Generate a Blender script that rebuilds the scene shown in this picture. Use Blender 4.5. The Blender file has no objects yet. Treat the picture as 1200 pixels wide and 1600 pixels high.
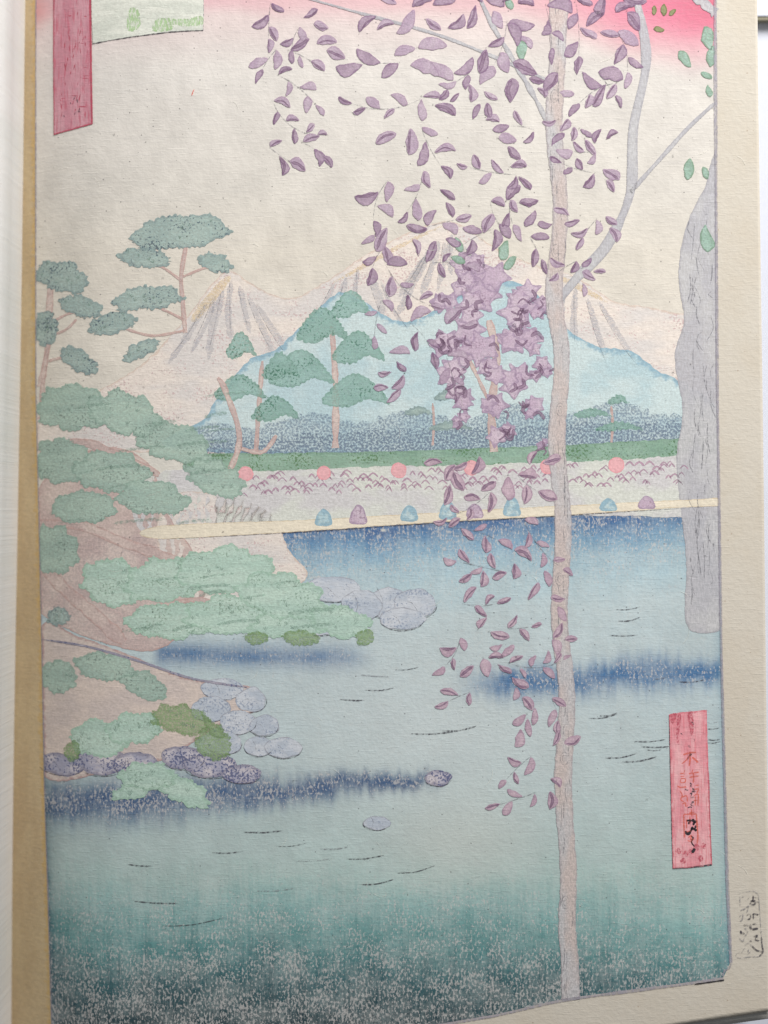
import bpy, math, random
import numpy as np
from mathutils import Vector
from mathutils.geometry import delaunay_2d_cdt

C = bpy.context.scene.collection
S = 0.0002                      # metres per unit of page coordinates (paper measured in 0.2 mm steps)

# ------------------------------------------------------------------ camera
sc = bpy.context.scene
cam_d = bpy.data.cameras.new('camera'); cam = bpy.data.objects.new('camera', cam_d); C.objects.link(cam)
cam.location = (0, 0, 0.5)
cam_d.sensor_fit = 'VERTICAL'; cam_d.sensor_height = 36
cam_d.angle_y = 2 * math.atan(0.16 / 0.5)
cam_d.clip_start = 0.01; cam_d.clip_end = 50
cam_d.dof.use_dof = True; cam_d.dof.focus_distance = 0.5; cam_d.dof.aperture_fstop = 2.6
sc.camera = cam

# ------------------------------------------------------------------ light
w = bpy.data.worlds.new('World'); sc.world = w; w.use_nodes = True
bg = w.node_tree.nodes['Background']; bg.inputs[0].default_value = (0.90, 0.95, 1.0, 1); bg.inputs[1].default_value = 0.13
def area(name, loc, target, sx, sy, power, col):
    d = bpy.data.lights.new(name, 'AREA'); d.shape = 'RECTANGLE'; d.size = sx; d.size_y = sy
    d.energy = power; d.color = col
    o = bpy.data.objects.new(name, d); C.objects.link(o); o.location = loc
    o.rotation_euler = (Vector(target) - Vector(loc)).to_track_quat('-Z', 'Y').to_euler()
    return o
area('window_light', (0.42, 0.74, 0.54), (0.0, 0.0, 0), 0.55, 0.40, 17.0, (1.0, 0.985, 0.955))
sc.view_settings.view_transform = 'Standard'; sc.view_settings.look = 'None'
sc.view_settings.exposure = 0; sc.view_settings.gamma = 1
sc.render.engine = 'CYCLES'
sc.cycles.transparent_max_bounces = 40; sc.cycles.max_bounces = 5

# ------------------------------------------------------------------ colour helpers
def lin1(v):
    v /= 255.0
    return v / 12.92 if v <= 0.04045 else ((v + 0.055) / 1.055) ** 2.4
def lin(rgb, k=1.0): return tuple(min(0.92, lin1(v) * k) for v in rgb)
def linA(a):
    a = np.asarray(a, float) / 255.0
    return np.where(a <= 0.04045, a / 12.92, ((a + 0.055) / 1.055) ** 2.4)

# ------------------------------------------------------------------ page shape
def smooth(t): t = np.clip(t, 0, 1); return t * t * (3 - 2 * t)
def height(x, y):
    x = np.asarray(x, float); y = np.asarray(y, float)
    d = np.clip((190 - x) / 170.0, 0, 1.2)
    e = np.clip((330 - x) / 320.0, 0, 1)
    h = -0.0078 * d ** 2.2 - 0.0095 * e ** 2
    h = h - 0.0008 * np.clip((y - 1250) / 350.0, 0, 1.4) ** 2
    h = h + 0.00020 * np.sin(x / 210.0 + y / 330.0) + 0.00012 * np.sin(y / 150.0 + x / 400.0)
    return h
def to_xyz(x, y, lift=0.0):
    x = np.asarray(x, float); xs = x - 12.0 * np.clip((330 - x) / 290.0, 0, 1.3) ** 1.6      # the leaf runs slightly into the gutter
    return np.stack([(xs - 600) * S, (800 - y) * S, height(x, y) + lift], -1)

def Lx(y): return np.interp(y, [-60, 0, 600, 1000, 1250, 1400, 1600, 1750], [54, 54, 54, 64, 69, 74, 79, 83])
def Rx(y): return np.interp(y, [-60, 0, 600, 1000, 1380, 1505, 1600], [1117, 1118, 1121, 1127, 1137, 1143, 1147])
def By(x): return np.interp(x, [60, 300, 560, 700, 780, 860, 905, 990, 1090, 1132, 1150], [1690, 1662, 1625, 1602, 1588, 1569, 1561, 1550, 1537, 1531, 1528])

# value noise for pigment unevenness
_rs = np.random.RandomState(5); _tab = _rs.rand(256, 256)
def vn(x, y, sx, sy, o=0):
    u = np.asarray(x) / sx + 17.3 * o; v = np.asarray(y) / sy + 9.1 * o
    iu = np.floor(u).astype(int); iv = np.floor(v).astype(int); fu = u - iu; fv = v - iv
    fu = fu * fu * (3 - 2 * fu); fv = fv * fv * (3 - 2 * fv)
    g = lambda a, b: _tab[a % 256, b % 256]
    return (g(iu, iv) * (1 - fu) + g(iu + 1, iv) * fu) * (1 - fv) + (g(iu, iv + 1) * (1 - fu) + g(iu + 1, iv + 1) * fu) * fv

# ------------------------------------------------------------------ mesh helpers
def make(name, verts, faces, mat, parent=None, uv=None, attrs=None, col=None, label=None):
    verts = np.asarray(verts, float)
    c = verts.mean(0)
    me = bpy.data.meshes.new(name)
    me.from_pydata((verts - c).tolist(), [], faces)
    if uv is not None:
        l = me.uv_layers.new(name='page'); idx = np.empty(len(me.loops), int); me.loops.foreach_get('vertex_index', idx)
        l.data.foreach_set('uv', (np.asarray(uv)[idx] / 1000.0).astype(np.float32).ravel())
    for k, v in (attrs or {}).items():
        a = me.attributes.new(k, 'FLOAT', 'POINT'); a.data.foreach_set('value', np.asarray(v, np.float32))
    if col is not None:
        a = me.attributes.new('pigment', 'FLOAT_COLOR', 'POINT')
        a.data.foreach_set('color', np.concatenate([col, np.ones((len(col), 1))], 1).astype(np.float32).ravel())
    me.materials.append(mat)
    me.polygons.foreach_set('use_smooth', [True] * len(me.polygons))
    o = bpy.data.objects.new(name, me); C.objects.link(o); o.location = c
    if parent is not None:
        o.parent = parent
        wp = parent.location.copy(); p = parent.parent
        while p is not None: wp = wp + p.location; p = p.parent
        o.location = Vector(c) - wp
    if label: o['label'] = label
    return o

def grid_faces(nx, ny):
    i = np.arange(nx - 1)[None, :] + np.arange(ny - 1)[:, None] * nx
    i = i.ravel()
    return np.stack([i, i + nx, i + nx + 1, i + 1], 1)

def sheet(name, mat, parent, x0f, x1f, y0, y1f, nx, ny, lift, thick=0.0, extra=None, label=None, curl=None):
    s = np.linspace(0, 1, ny); t = np.linspace(0, 1, nx)
    T, Sg = np.meshgrid(t, s)
    y = y0 + Sg * (1600 - y0)
    for _ in range(3):
        x = x0f(y) + T * (x1f(y) - x0f(y)); y = y0 + Sg * (y1f(x) - y0)
    x = x.ravel(); y = y.ravel()
    v = to_xyz(x, y, lift)
    f = grid_faces(nx, ny).tolist()
    uv = np.stack([x, y], 1)
    if thick:
        n = len(v); lo = v.copy(); lo[:, 2] -= thick
        v = np.concatenate([v, lo]); uv = np.concatenate([uv, uv])
        f2 = [[a + n for a in q[::-1]] for q in f]
        bt = list(range(nx)); bb = [(ny - 1) * nx + k for k in range(nx)]
        bl = [k * nx for k in range(ny)]; br = [k * nx + nx - 1 for k in range(ny)]
        side = []
        for e, flip in ((bt, 0), (bb, 1), (bl, 1), (br, 0)):
            for a, b in zip(e[:-1], e[1:]):
                q = [a, b, b + n, a + n]; side.append(q if flip == 0 else q[::-1])
        f = f + f2 + side
    kw = extra(x, y) if extra else {}
    return make(name, v, f, mat, parent, uv=uv, label=label, **kw)

# ------------------------------------------------------------------ shader helpers
def N(nt, t, **kw):
    n = nt.nodes.new(t)
    for k, v in kw.items():
        if k.startswith('i_'):
            n.inputs[k[2:].replace('_', ' ')].default_value = v
        else: setattr(n, k, v)
    return n
def math_(nt, op, a, b=None, clamp=False):
    n = nt.nodes.new('ShaderNodeMath'); n.operation = op; n.use_clamp = clamp
    for i, v in enumerate((a, b)):
        if v is None: continue
        if isinstance(v, (int, float)): n.inputs[i].default_value = v
        else: nt.links.new(v, n.inputs[i])
    return n.outputs[0]
def mixc(nt, f, a, b, mode='MIX'):
    n = nt.nodes.new('ShaderNodeMix'); n.data_type = 'RGBA'; n.blend_type = mode
    for i, v in ((0, f), (6, a), (7, b)):
        if isinstance(v, (int, float)): n.inputs[i].default_value = v
        elif isinstance(v, tuple): n.inputs[i].default_value = (*v[:3], 1)
        else: nt.links.new(v, n.inputs[i])
    return n.outputs[2]
def sstep(nt, v, lo, hi, a=0.0, b=1.0):
    n = nt.nodes.new('ShaderNodeMapRange'); n.interpolation_type = 'SMOOTHSTEP'
    for i, q in enumerate((v, lo, hi, a, b)):
        if isinstance(q, (int, float)): n.inputs[i].default_value = q
        else: nt.links.new(q, n.inputs[i])
    return n.outputs[0]
def noise(nt, vec, sx, sy, detail=2.0, rough=0.55, off=0.0, rot=0.0):
    """feature size sx, sy in page units"""
    m = nt.nodes.new('ShaderNodeMapping'); m.vector_type = 'POINT'
    m.inputs['Rotation'].default_value = (0, 0, rot)
    m.inputs['Location'].default_value = (off, off * 1.7, 0)
    m.inputs['Scale'].default_value = (1000.0 / sx, 1000.0 / sy, 1)
    nt.links.new(vec, m.inputs[0])
    n = nt.nodes.new('ShaderNodeTexNoise'); n.noise_dimensions = '2D'
    n.inputs['Scale'].default_value = 1.0; n.inputs['Detail'].default_value = detail; n.inputs['Roughness'].default_value = rough
    nt.links.new(m.outputs[0], n.inputs['Vector'])
    return n.outputs['Fac']

# relief of handmade paper: felt mottling, fine weave, short raised fibres
rg = bpy.data.node_groups.new('paper_relief', 'ShaderNodeTree')
rg.interface.new_socket('Normal', in_out='OUTPUT', socket_type='NodeSocketVector')
rg.interface.new_socket('Tone', in_out='OUTPUT', socket_type='NodeSocketFloat')
def build_relief():
    nt = rg
    uv = N(nt, 'ShaderNodeUVMap', uv_map='page').outputs[0]
    a = noise(nt, uv, 9, 8, 3, 0.62)
    b = noise(nt, uv, 26, 2.6, 2, 0.6, 3.0, 0.12)
    c = noise(nt, uv, 2.6, 22, 2, 0.6, 5.0, 0.05)
    f1 = noise(nt, uv, 34, 3.2, 1.5, 0.5, 9.0, 0.75); f2 = noise(nt, uv, 30, 3.0, 1.5, 0.5, 13.0, -0.9)
    fi = math_(nt, 'MAXIMUM', sstep(nt, f1, 0.66, 0.74), sstep(nt, f2, 0.67, 0.75))
    big = noise(nt, uv, 90, 70, 2, 0.5, 21.0)
    h = math_(nt, 'MULTIPLY', a, 1.0)
    h = math_(nt, 'ADD', h, math_(nt, 'MULTIPLY', b, 0.12))
    h = math_(nt, 'ADD', h, math_(nt, 'MULTIPLY', c, 0.10))
    h = math_(nt, 'ADD', h, math_(nt, 'MULTIPLY', fi, 0.22))
    h = math_(nt, 'ADD', h, math_(nt, 'MULTIPLY', big, 1.2))
    bm = N(nt, 'ShaderNodeBump'); bm.inputs['Strength'].default_value = 0.36; bm.inputs['Distance'].default_value = 0.00026
    nt.links.new(h, bm.inputs['Height'])
    t = math_(nt, 'ADD', math_(nt, 'MULTIPLY', a, 0.5), math_(nt, 'MULTIPLY', b, 0.25))
    t = math_(nt, 'ADD', t, math_(nt, 'MULTIPLY', c, 0.25))
    o = nt.nodes.new('NodeGroupOutput')
    nt.links.new(bm.outputs[0], o.inputs[0]); nt.links.new(t, o.inputs[1])
build_relief()

def base_mat(name):
    m = bpy.data.materials.new(name); m.use_nodes = True; nt = m.node_tree; nt.nodes.clear()
    out = nt.nodes.new('ShaderNodeOutputMaterial')
    p = nt.nodes.new('ShaderNodeBsdfPrincipled'); p.inputs['Roughness'].default_value = 0.82
    p.inputs['Specular IOR Level'].default_value = 0.22
    g = nt.nodes.new('ShaderNodeGroup'); g.node_tree = rg
    nt.links.new(g.outputs[0], p.inputs['Normal'])
    uv = N(nt, 'ShaderNodeUVMap', uv_map='page').outputs[0]
    return m, nt, out, p, g, uv

def paper_mat(name, rgb, warm):
    m, nt, out, p, g, uv = base_mat(name)
    n = noise(nt, uv, 120, 160, 4, 0.6, 2.0)
    c = mixc(nt, sstep(nt, n, 0.35, 0.7), rgb, warm)
    c = mixc(nt, sstep(nt, g.outputs[1], 0.30, 0.70, 0.10, 0.0), c, (0.45, 0.36, 0.26))
    sp = noise(nt, uv, 5, 5, 0, 0.5, 31.0)
    c = mixc(nt, sstep(nt, sp, 0.895, 0.92, 0, 0.4), c, (0.25, 0.14, 0.07))
    nt.links.new(c, p.inputs['Base Color']); nt.links.new(p.outputs[0], out.inputs[0])
    return m

PAPER = paper_mat('cream_paper', (0.63, 0.58, 0.505), (0.61, 0.55, 0.465))
PAPER_LOW = paper_mat('under_paper', (0.72, 0.70, 0.66), (0.70, 0.67, 0.62))

def wash_mat():
    m, nt, out, p, g, uv = base_mat('printed_washes')
    col = N(nt, 'ShaderNodeAttribute', attribute_name='pigment').outputs['Color']
    spk = N(nt, 'ShaderNodeAttribute', attribute_name='speck').outputs['Fac']
    mot = noise(nt, uv, 60, 34, 4, 0.6, 4.0)
    str_ = noise(nt, uv, 4.5, 50, 3, 0.65, 8.0)
    stx = noise(nt, uv, 120, 3, 2, 0.5, 6.5)
    wet = sstep(nt, spk, 0.0, 0.35)
    amt = math_(nt, 'MULTIPLY', sstep(nt, math_(nt, 'ADD', math_(nt, 'MULTIPLY', mot, 0.6), math_(nt, 'MULTIPLY', str_, 0.4)), 0.38, 0.64), math_(nt, 'ADD', math_(nt, 'MULTIPLY', wet, 0.42), 0.03))
    c = mixc(nt, amt, col, mixc(nt, 0.55, col, (0.62, 0.66, 0.64)))
    c = mixc(nt, sstep(nt, stx, 0.52, 0.72, 0.0, 0.08), c, (0.30, 0.30, 0.34))
    # paper showing through as pale baren flecks where the pigment is heavy
    fl = math_(nt, 'ADD', math_(nt, 'MULTIPLY', noise(nt, uv, 3.4, 6.4, 2, 0.68, 15.0), 0.75), math_(nt, 'MULTIPLY', noise(nt, uv, 40, 34, 2, 0.5, 19.0), 0.25))
    thr = math_(nt, 'SUBTRACT', 0.655, math_(nt, 'MULTIPLY', spk, 0.155))
    f = sstep(nt, fl, thr, math_(nt, 'ADD', thr, 0.07))
    f = math_(nt, 'MULTIPLY', f, math_(nt, 'MINIMUM', math_(nt, 'MULTIPLY', spk, 1.3), 0.66))
    c = mixc(nt, f, c, (0.60, 0.575, 0.56))
    # matching dark grain
    dk = noise(nt, uv, 3.6, 5.0, 1, 0.5, 25.0)
    c = mixc(nt, math_(nt, 'MULTIPLY', sstep(nt, dk, 0.52, 0.68), math_(nt, 'MULTIPLY', spk, 0.38)), c, mixc(nt, 1.0, col, (0.42, 0.48, 0.60), 'MULTIPLY'))
    c = mixc(nt, sstep(nt, g.outputs[1], 0.30, 0.70, 0.10, 0.0), c, (0.40, 0.36, 0.33))
    sp = noise(nt, uv, 4.5, 4.5, 0, 0.5, 41.0)
    c = mixc(nt, sstep(nt, sp, 0.895, 0.92, 0, 0.6), c, (0.06, 0.05, 0.06))
    nt.links.new(c, p.inputs['Base Color']); nt.links.new(p.outputs[0], out.inputs[0])
    return m

KINK = 1.18
def ink(name, rgb, edge=None, ew=4.0, alpha=0.9, grain=0.3, gsize=(3.2, 3.2), fleck=None, fleck_amt=0.0, rgb2=None, vary=(90, 60), streak=0.0, ea=0.8, rag=1.6):
    """block-printed colour: grain, darker pooled outline, slightly ragged rim"""
    m, nt, out, p, g, uv = base_mat(name)
    ed = N(nt, 'ShaderNodeAttribute', attribute_name='edge_dist').outputs['Fac']
    def lin(v, _l=globals()['lin']):
        q = _l(v, KINK); b = 0.0 if max(v) < 130 else 0.12
        return tuple(a * (1 - b) + p * b for a, p in zip(q, (0.74, 0.69, 0.63)))
    r1 = lin(rgb)
    c = r1
    if rgb2 is not None:
        c = mixc(nt, sstep(nt, noise(nt, uv, vary[0], vary[1], 3, 0.6, 2.2), 0.36, 0.62), r1, lin(rgb2))
    else:
        c = mixc(nt, sstep(nt, noise(nt, uv, vary[0], vary[1], 3, 0.6, 2.2), 0.35, 0.65, 0, 0.25), r1, tuple(v * 0.75 for v in r1))
    n1 = noise(nt, uv, gsize[0], gsize[1], 2, 0.6, 12.0)
    if streak:
        n3 = noise(nt, uv, 3.4, 46, 3, 0.65, 7.0)
        c = mixc(nt, sstep(nt, n3, 0.52, 0.66, 0, streak), c, lin(edge or rgb))
    if edge is not None:
        n2 = noise(nt, uv, 9, 9, 2, 0.5, 33.0)
        w_ = sstep(nt, math_(nt, 'SUBTRACT', ed, math_(nt, 'MULTIPLY', math_(nt, 'SUBTRACT', n2, 0.42), ew * 2.4)), ew, 0.0, 0.0, ea)
        c = mixc(nt, w_, c, lin(edge))
    if fleck is not None:
        n4 = noise(nt, uv, 3.6, 3.6, 1, 0.6, 44.0); n5 = noise(nt, uv, 55, 30, 2, 0.5, 47.0)
        v = math_(nt, 'ADD', math_(nt, 'MULTIPLY', n4, 0.6), math_(nt, 'MULTIPLY', n5, 0.4))
        c = mixc(nt, sstep(nt, v, 0.62 - 0.11 * fleck_amt, 0.67 - 0.09 * fleck_amt, 0, 0.85), c, lin(fleck))
    c = mixc(nt, sstep(nt, g.outputs[1], 0.30, 0.70, 0.13, 0.0), c, (0.25, 0.24, 0.24))
    nt.links.new(c, p.inputs['Base Color'])
    a = sstep(nt, n1, 0.36, 0.62, alpha, alpha * (1 - grain))
    rim = noise(nt, uv, 3.0, 3.0, 2, 0.6, 52.0)
    a = math_(nt, 'MULTIPLY', a, sstep(nt, math_(nt, 'ADD', ed, math_(nt, 'MULTIPLY', math_(nt, 'SUBTRACT', rim, 0.35), rag * 2)), 0.0, max(0.5, rag * 0.6)))
    tr = nt.nodes.new('ShaderNodeBsdfTransparent'); mx = nt.nodes.new('ShaderNodeMixShader')
    nt.links.new(a, mx.inputs[0]); nt.links.new(tr.outputs[0], mx.inputs[1]); nt.links.new(p.outputs[0], mx.inputs[2])
    nt.links.new(mx.outputs[0], out.inputs[0])
    return m

# ------------------------------------------------------------------ outline tools (page coordinates)
def catmull(pts, closed=True, step=4.0):
    P = np.asarray(pts, float); n = len(P); out = []
    rng = range(n) if closed else range(n - 1)
    for i in rng:
        if closed: p0, p1, p2, p3 = P[(i - 1) % n], P[i], P[(i + 1) % n], P[(i + 2) % n]
        else: p0, p1, p2, p3 = P[max(i - 1, 0)], P[i], P[i + 1], P[min(i + 2, n - 1)]
        k = max(1, int(np.hypot(*(p2 - p1)) / step))
        for j in range(k):
            t = j / k
            out.append(0.5 * ((2 * p1) + (-p0 + p2) * t + (2 * p0 - 5 * p1 + 4 * p2 - p3) * t * t + (-p0 + 3 * p1 - 3 * p2 + p3) * t ** 3))
    if not closed: out.append(P[-1])
    return np.array(out)
def straight(pts, step=6.0):
    P = np.asarray(pts, float); out = []
    for a, b in zip(P, np.roll(P, -1, 0)):
        k = max(1, int(np.hypot(*(b - a)) / step))
        for j in range(k): out.append(a + (b - a) * j / k)
    return np.array(out)
def signed(P):
    x, y = P[:, 0], P[:, 1]; return 0.5 * np.sum(x * np.roll(y, -1) - np.roll(x, -1) * y)
def normals(P):
    d = np.roll(P, -1, 0) - np.roll(P, 1, 0); l = np.hypot(d[:, 0], d[:, 1]) + 1e-9
    n = np.stack([d[:, 1], -d[:, 0]], 1) / l[:, None]
    return n if signed(P) > 0 else -n
def ragged(P, amp, rnd, scallop=0.0, wl=11.0):
    n = normals(P); seg = np.hypot(*(np.roll(P, -1, 0) - P).T); s = np.cumsum(seg)
    o = rnd.random() * 99
    a = (vn(s, s * 0 + o, 7, 1, o) - 0.5) * 2 * amp
    if scallop:
        ph = s / wl + 1.3 * vn(s, s * 0 + o, wl * 3, 1, o + 1)
        a = a + scallop * (np.abs(np.sin(np.pi * ph)) - 0.5) * (0.5 + vn(s, s * 0 + o, 40, 1, o + 2))
    return P + n * a[:, None]
def clampb(P):
    P = P.copy(); P[:, 0] = np.clip(P[:, 0], Lx(P[:, 1]) + 0.5, Rx(P[:, 1]) - 0.5)
    P[:, 1] = np.maximum(P[:, 1], -40)
    return P
def dist_to(P, Q):
    """distance of points Q to closed outline P"""
    A = P; B = np.roll(P, -1, 0); d = B - A; L2 = (d ** 2).sum(1) + 1e-9
    best = np.full(len(Q), 1e9)
    for i in range(0, len(Q), 4000):
        q = Q[i:i + 4000]
        t = np.clip(((q[:, None] - A[None]) * d[None]).sum(2) / L2, 0, 1)
        best[i:i + 4000] = np.sqrt((((A[None] + t[..., None] * d[None]) - q[:, None]) ** 2).sum(2)).min(1)
    return best
def inside(P, Q):
    x, y = Q[:, 0][:, None], Q[:, 1][:, None]
    x1, y1 = P[:, 0][None], P[:, 1][None]; x2, y2 = np.roll(P[:, 0], -1)[None], np.roll(P[:, 1], -1)[None]
    c = ((y1 > y) != (y2 > y)) & (x < (x2 - x1) * (y - y1) / (y2 - y1 + 1e-12) + x1)
    return c.sum(1) % 2 == 1

LEV = 3.5e-6; LIFT = 2.2e-5
def patch(name, P, mat, level, parent, sp=9.0, label=None, ring=(2.5, 6.0)):
    P = np.asarray(P, float)
    keep = np.hypot(*(P - np.roll(P, 1, 0)).T) > 0.35
    P = P[keep]
    n = normals(P)
    cand = [P - n * r for r in ring]
    gx = np.arange(P[:, 0].min(), P[:, 0].max(), sp); gy = np.arange(P[:, 1].min(), P[:, 1].max(), sp)
    if len(gx) and len(gy):
        G = np.stack(np.meshgrid(gx, gy), -1).reshape(-1, 2); G[:, 0] += 0.3 * sp * ((G[:, 1] / sp).astype(int) % 2)
        cand.append(G)
    okl = []
    for r, q in zip(list(ring) + [ring[-1] + 2.5], cand):
        q = q[inside(P, q)]
        if len(q):
            q = q[dist_to(P, q) > r * 0.8]; okl.append(q)
    I = np.concatenate(okl) if okl else np.zeros((0, 2))
    allp = np.concatenate([P, I]); nP = len(P)
    r = delaunay_2d_cdt([Vector(p) for p in allp.tolist()], [], [list(range(nP))] if signed(P) > 0 else [list(range(nP))[::-1]], 1, 1e-4)
    V = np.array([[v.x, v.y] for v in r[0]]); F = [list(f) for f in r[2]]
    if not F: return None
    ed = dist_to(P, V); ed[ed < 0.05] = 0
    # faces upward (+z): page y runs down, so flip orientation where needed
    f0 = F[0]; a, b, c_ = V[f0[0]], V[f0[1]], V[f0[2]]
    if (b[0] - a[0]) * (c_[1] - a[1]) - (b[1] - a[1]) * (c_[0] - a[0]) > 0: F = [f[::-1] for f in F]
    return make(name, to_xyz(V[:, 0], V[:, 1], LIFT + level * LEV), F, mat, parent, uv=V, attrs={'edge_dist': ed}, label=label)

def stroke(name, pts, wid, mat, level, parent, taper=(0.3, 0.3), wob=0.25, rnd=random, step=4.0, label=None):
    c = catmull(pts, False, step) if len(pts) > 2 else np.asarray([np.asarray(pts[0], float) + (np.asarray(pts[1], float) - np.asarray(pts[0], float)) * t for t in np.linspace(0, 1, max(3, int(math.dist(pts[0], pts[1]) / step)))])
    d = np.gradient(c, axis=0); l = np.hypot(d[:, 0], d[:, 1]) + 1e-9; n = np.stack([d[:, 1], -d[:, 0]], 1) / l[:, None]
    t = np.linspace(0, 1, len(c)); o = rnd.random() * 90
    ww = wid * 0.5 * np.minimum(1, np.minimum(taper[0] + t * 5, taper[1] + (1 - t) * 5)) * (1 + wob * 2 * (vn(t * 100, t * 0 + o, 6, 1, o) - 0.5))
    a = c + n * ww[:, None]; b = c - n * ww[:, None]
    V = np.concatenate([a, c, b]); m = len(c)
    F = []
    for i in range(m - 1):
        F.append([i, i + 1, m + i + 1, m + i]); F.append([m + i, m + i + 1, 2 * m + i + 1, 2 * m + i])
    v = to_xyz(V[:, 0], V[:, 1], LIFT + level * LEV)
    q = F[0]; A, B, D = v[q[0]], v[q[1]], v[q[2]]
    if (B[0] - A[0]) * (D[1] - A[1]) - (B[1] - A[1]) * (D[0] - A[0]) < 0: F = [f[::-1] for f in F]
    e = np.concatenate([np.zeros(m), ww, np.zeros(m)])
    return make(name, v, F, mat, parent, uv=V, attrs={'edge_dist': e}, label=label)

# ------------------------------------------------------------------ SETTING: white table
def simple_mat(name, rgb, rough=0.6, bump=0.0):
    m = bpy.data.materials.new(name); m.use_nodes = True; nt = m.node_tree; p = nt.nodes['Principled BSDF']
    tc = nt.nodes.new('ShaderNodeTexCoord'); n = nt.nodes.new('ShaderNodeTexNoise'); n.inputs['Scale'].default_value = 90; n.inputs['Detail'].default_value = 4
    nt.links.new(tc.outputs['Object'], n.inputs['Vector'])
    c = mixc(nt, sstep(nt, n.outputs[0], 0.35, 0.65, 0, 0.25), rgb, tuple(v * 0.9 for v in rgb))
    nt.links.new(c, p.inputs['Base Color']); p.inputs['Roughness'].default_value = rough; p.inputs['Specular IOR Level'].default_value = 0.3
    b = nt.nodes.new('ShaderNodeBump'); b.inputs['Distance'].default_value = 0.0001; b.inputs['Strength'].default_value = 0.3
    nt.links.new(n.outputs[0], b.inputs['Height']); nt.links.new(b.outputs[0], p.inputs['Normal'])
    return m
def box(name, x0, x1, y0, y1, z0, z1, mat, bev=0.0, parent=None):
    import bmesh
    bm = bmesh.new(); bmesh.ops.create_cube(bm, size=1)
    for v in bm.verts: v.co = Vector((v.co.x * (x1 - x0), v.co.y * (y1 - y0), (v.co.z + 0.5) * (z1 - z0)))
    if bev: bmesh.ops.bevel(bm, geom=list(bm.edges), offset=bev, segments=3, profile=0.5, affect='EDGES')
    me = bpy.data.meshes.new(name); bm.to_mesh(me); bm.free(); me.materials.append(mat)
    o = bpy.data.objects.new(name, me); C.objects.link(o); o.location = ((x0 + x1) / 2, (y0 + y1) / 2, z0)
    if parent: o.parent = parent; o.location = o.location - parent.location
    return o
WHITE = simple_mat('white_laminate', (0.60, 0.62, 0.70))
OLIVE = simple_mat('olive_edging', (0.23, 0.21, 0.15), 0.7)
TZ = -0.0240
t = box('tabletop', -0.55, 0.55, -0.5, 0.5, TZ - 0.02, TZ, WHITE, 0.001); t['kind'] = 'structure'
bd = bpy.data.objects.new('white_board', None); C.objects.link(bd); bd.location = (0.10, 0.20, TZ)
bd['label'] = 'white board with a thin olive edge lying beyond the top right corner of the book'; bd['category'] = 'board'
box('board_panel', -0.05, 0.30, 0.1612, 0.34, TZ, TZ + 0.0038, WHITE, 0.0003, bd)
box('edge_strip', -0.05, 0.30, 0.1600, 0.1611, TZ, TZ + 0.0034, OLIVE, 0.0002, bd)

# ------------------------------------------------------------------ BOOK
book = bpy.data.objects.new('open_book', None); C.objects.link(book); book.location = (0, 0, TZ)
book['label'] = 'open book on a white table showing a colour landscape print on cream paper'; book['category'] = 'book'
def pageR(y): return 1183 + 0.0128 * y
def pageB(x): return 1582 + (1200 - x) * 0.155
page = sheet('page', PAPER, book, lambda y: -22 + 0 * y, pageR, -140, pageB, 300, 240, 0.0, thick=0.00025, label='cream right hand page carrying the picture')
sheet('page_below', PAPER_LOW, book, lambda y: -18 + 0 * y, lambda y: pageR(y) + 1.5, -135, lambda x: pageB(x) + 13 - (1200 - x) * 0.02, 60, 80, -0.0009, thick=0.00025, label='greyish page showing under the bottom edge of the printed one')
# the rest of the leaves as a block underneath, curved like the page
blk = sheet('page_block', PAPER_LOW, book, lambda y: -16 + 0 * y, lambda y: pageR(y) - 1.5, -130, lambda x: pageB(x) - 6, 60, 80, -0.0014, thick=0.0001)
mo = blk.data
zs = np.empty(len(mo.vertices) * 3); mo.vertices.foreach_get('co', zs); zs = zs.reshape(-1, 3)
half = len(zs) // 2; oz = TZ + 0.0002 - (blk.location.z + book.location.z)
zs[half:, 2] = np.minimum(oz, zs[half:, 2]); mo.vertices.foreach_set('co', zs.ravel())

# facing page: rises out of the gutter and bulges towards the lens
FACE = paper_mat('facing_paper', (0.60, 0.59, 0.58), (0.56, 0.56, 0.545))
prof = np.array([(42, -0.0225), (41, -0.0120), (40, -0.0020), (41, 0.0030), (41, 0.0070), (38, 0.0110), (28, 0.0140), (4, 0.0160), (-60, 0.0170), (-300, 0.016), (-700, 0.010)])
pc = catmull(np.stack([prof[:, 0], prof[:, 1] * 5000], 1), False, 3.0)
ys = np.linspace(-150, 1800, 90)
V = []; UVs = []
for yy in ys:
    sh = -28.0 * (yy / 1600.0) - 18.0 + 1.2 * math.sin(yy / 260.0)
    for px, pz in pc:
        V.append(((px + sh - 600) * S, (800 - yy) * S, pz / 5000)); UVs.append((px - 2000, yy))
fp = make('facing_page', V, [f[::-1] for f in grid_faces(len(pc), len(ys)).tolist()], FACE, book, uv=np.array(UVs), label='plain whitish facing page curving up out of the gutter')

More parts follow.
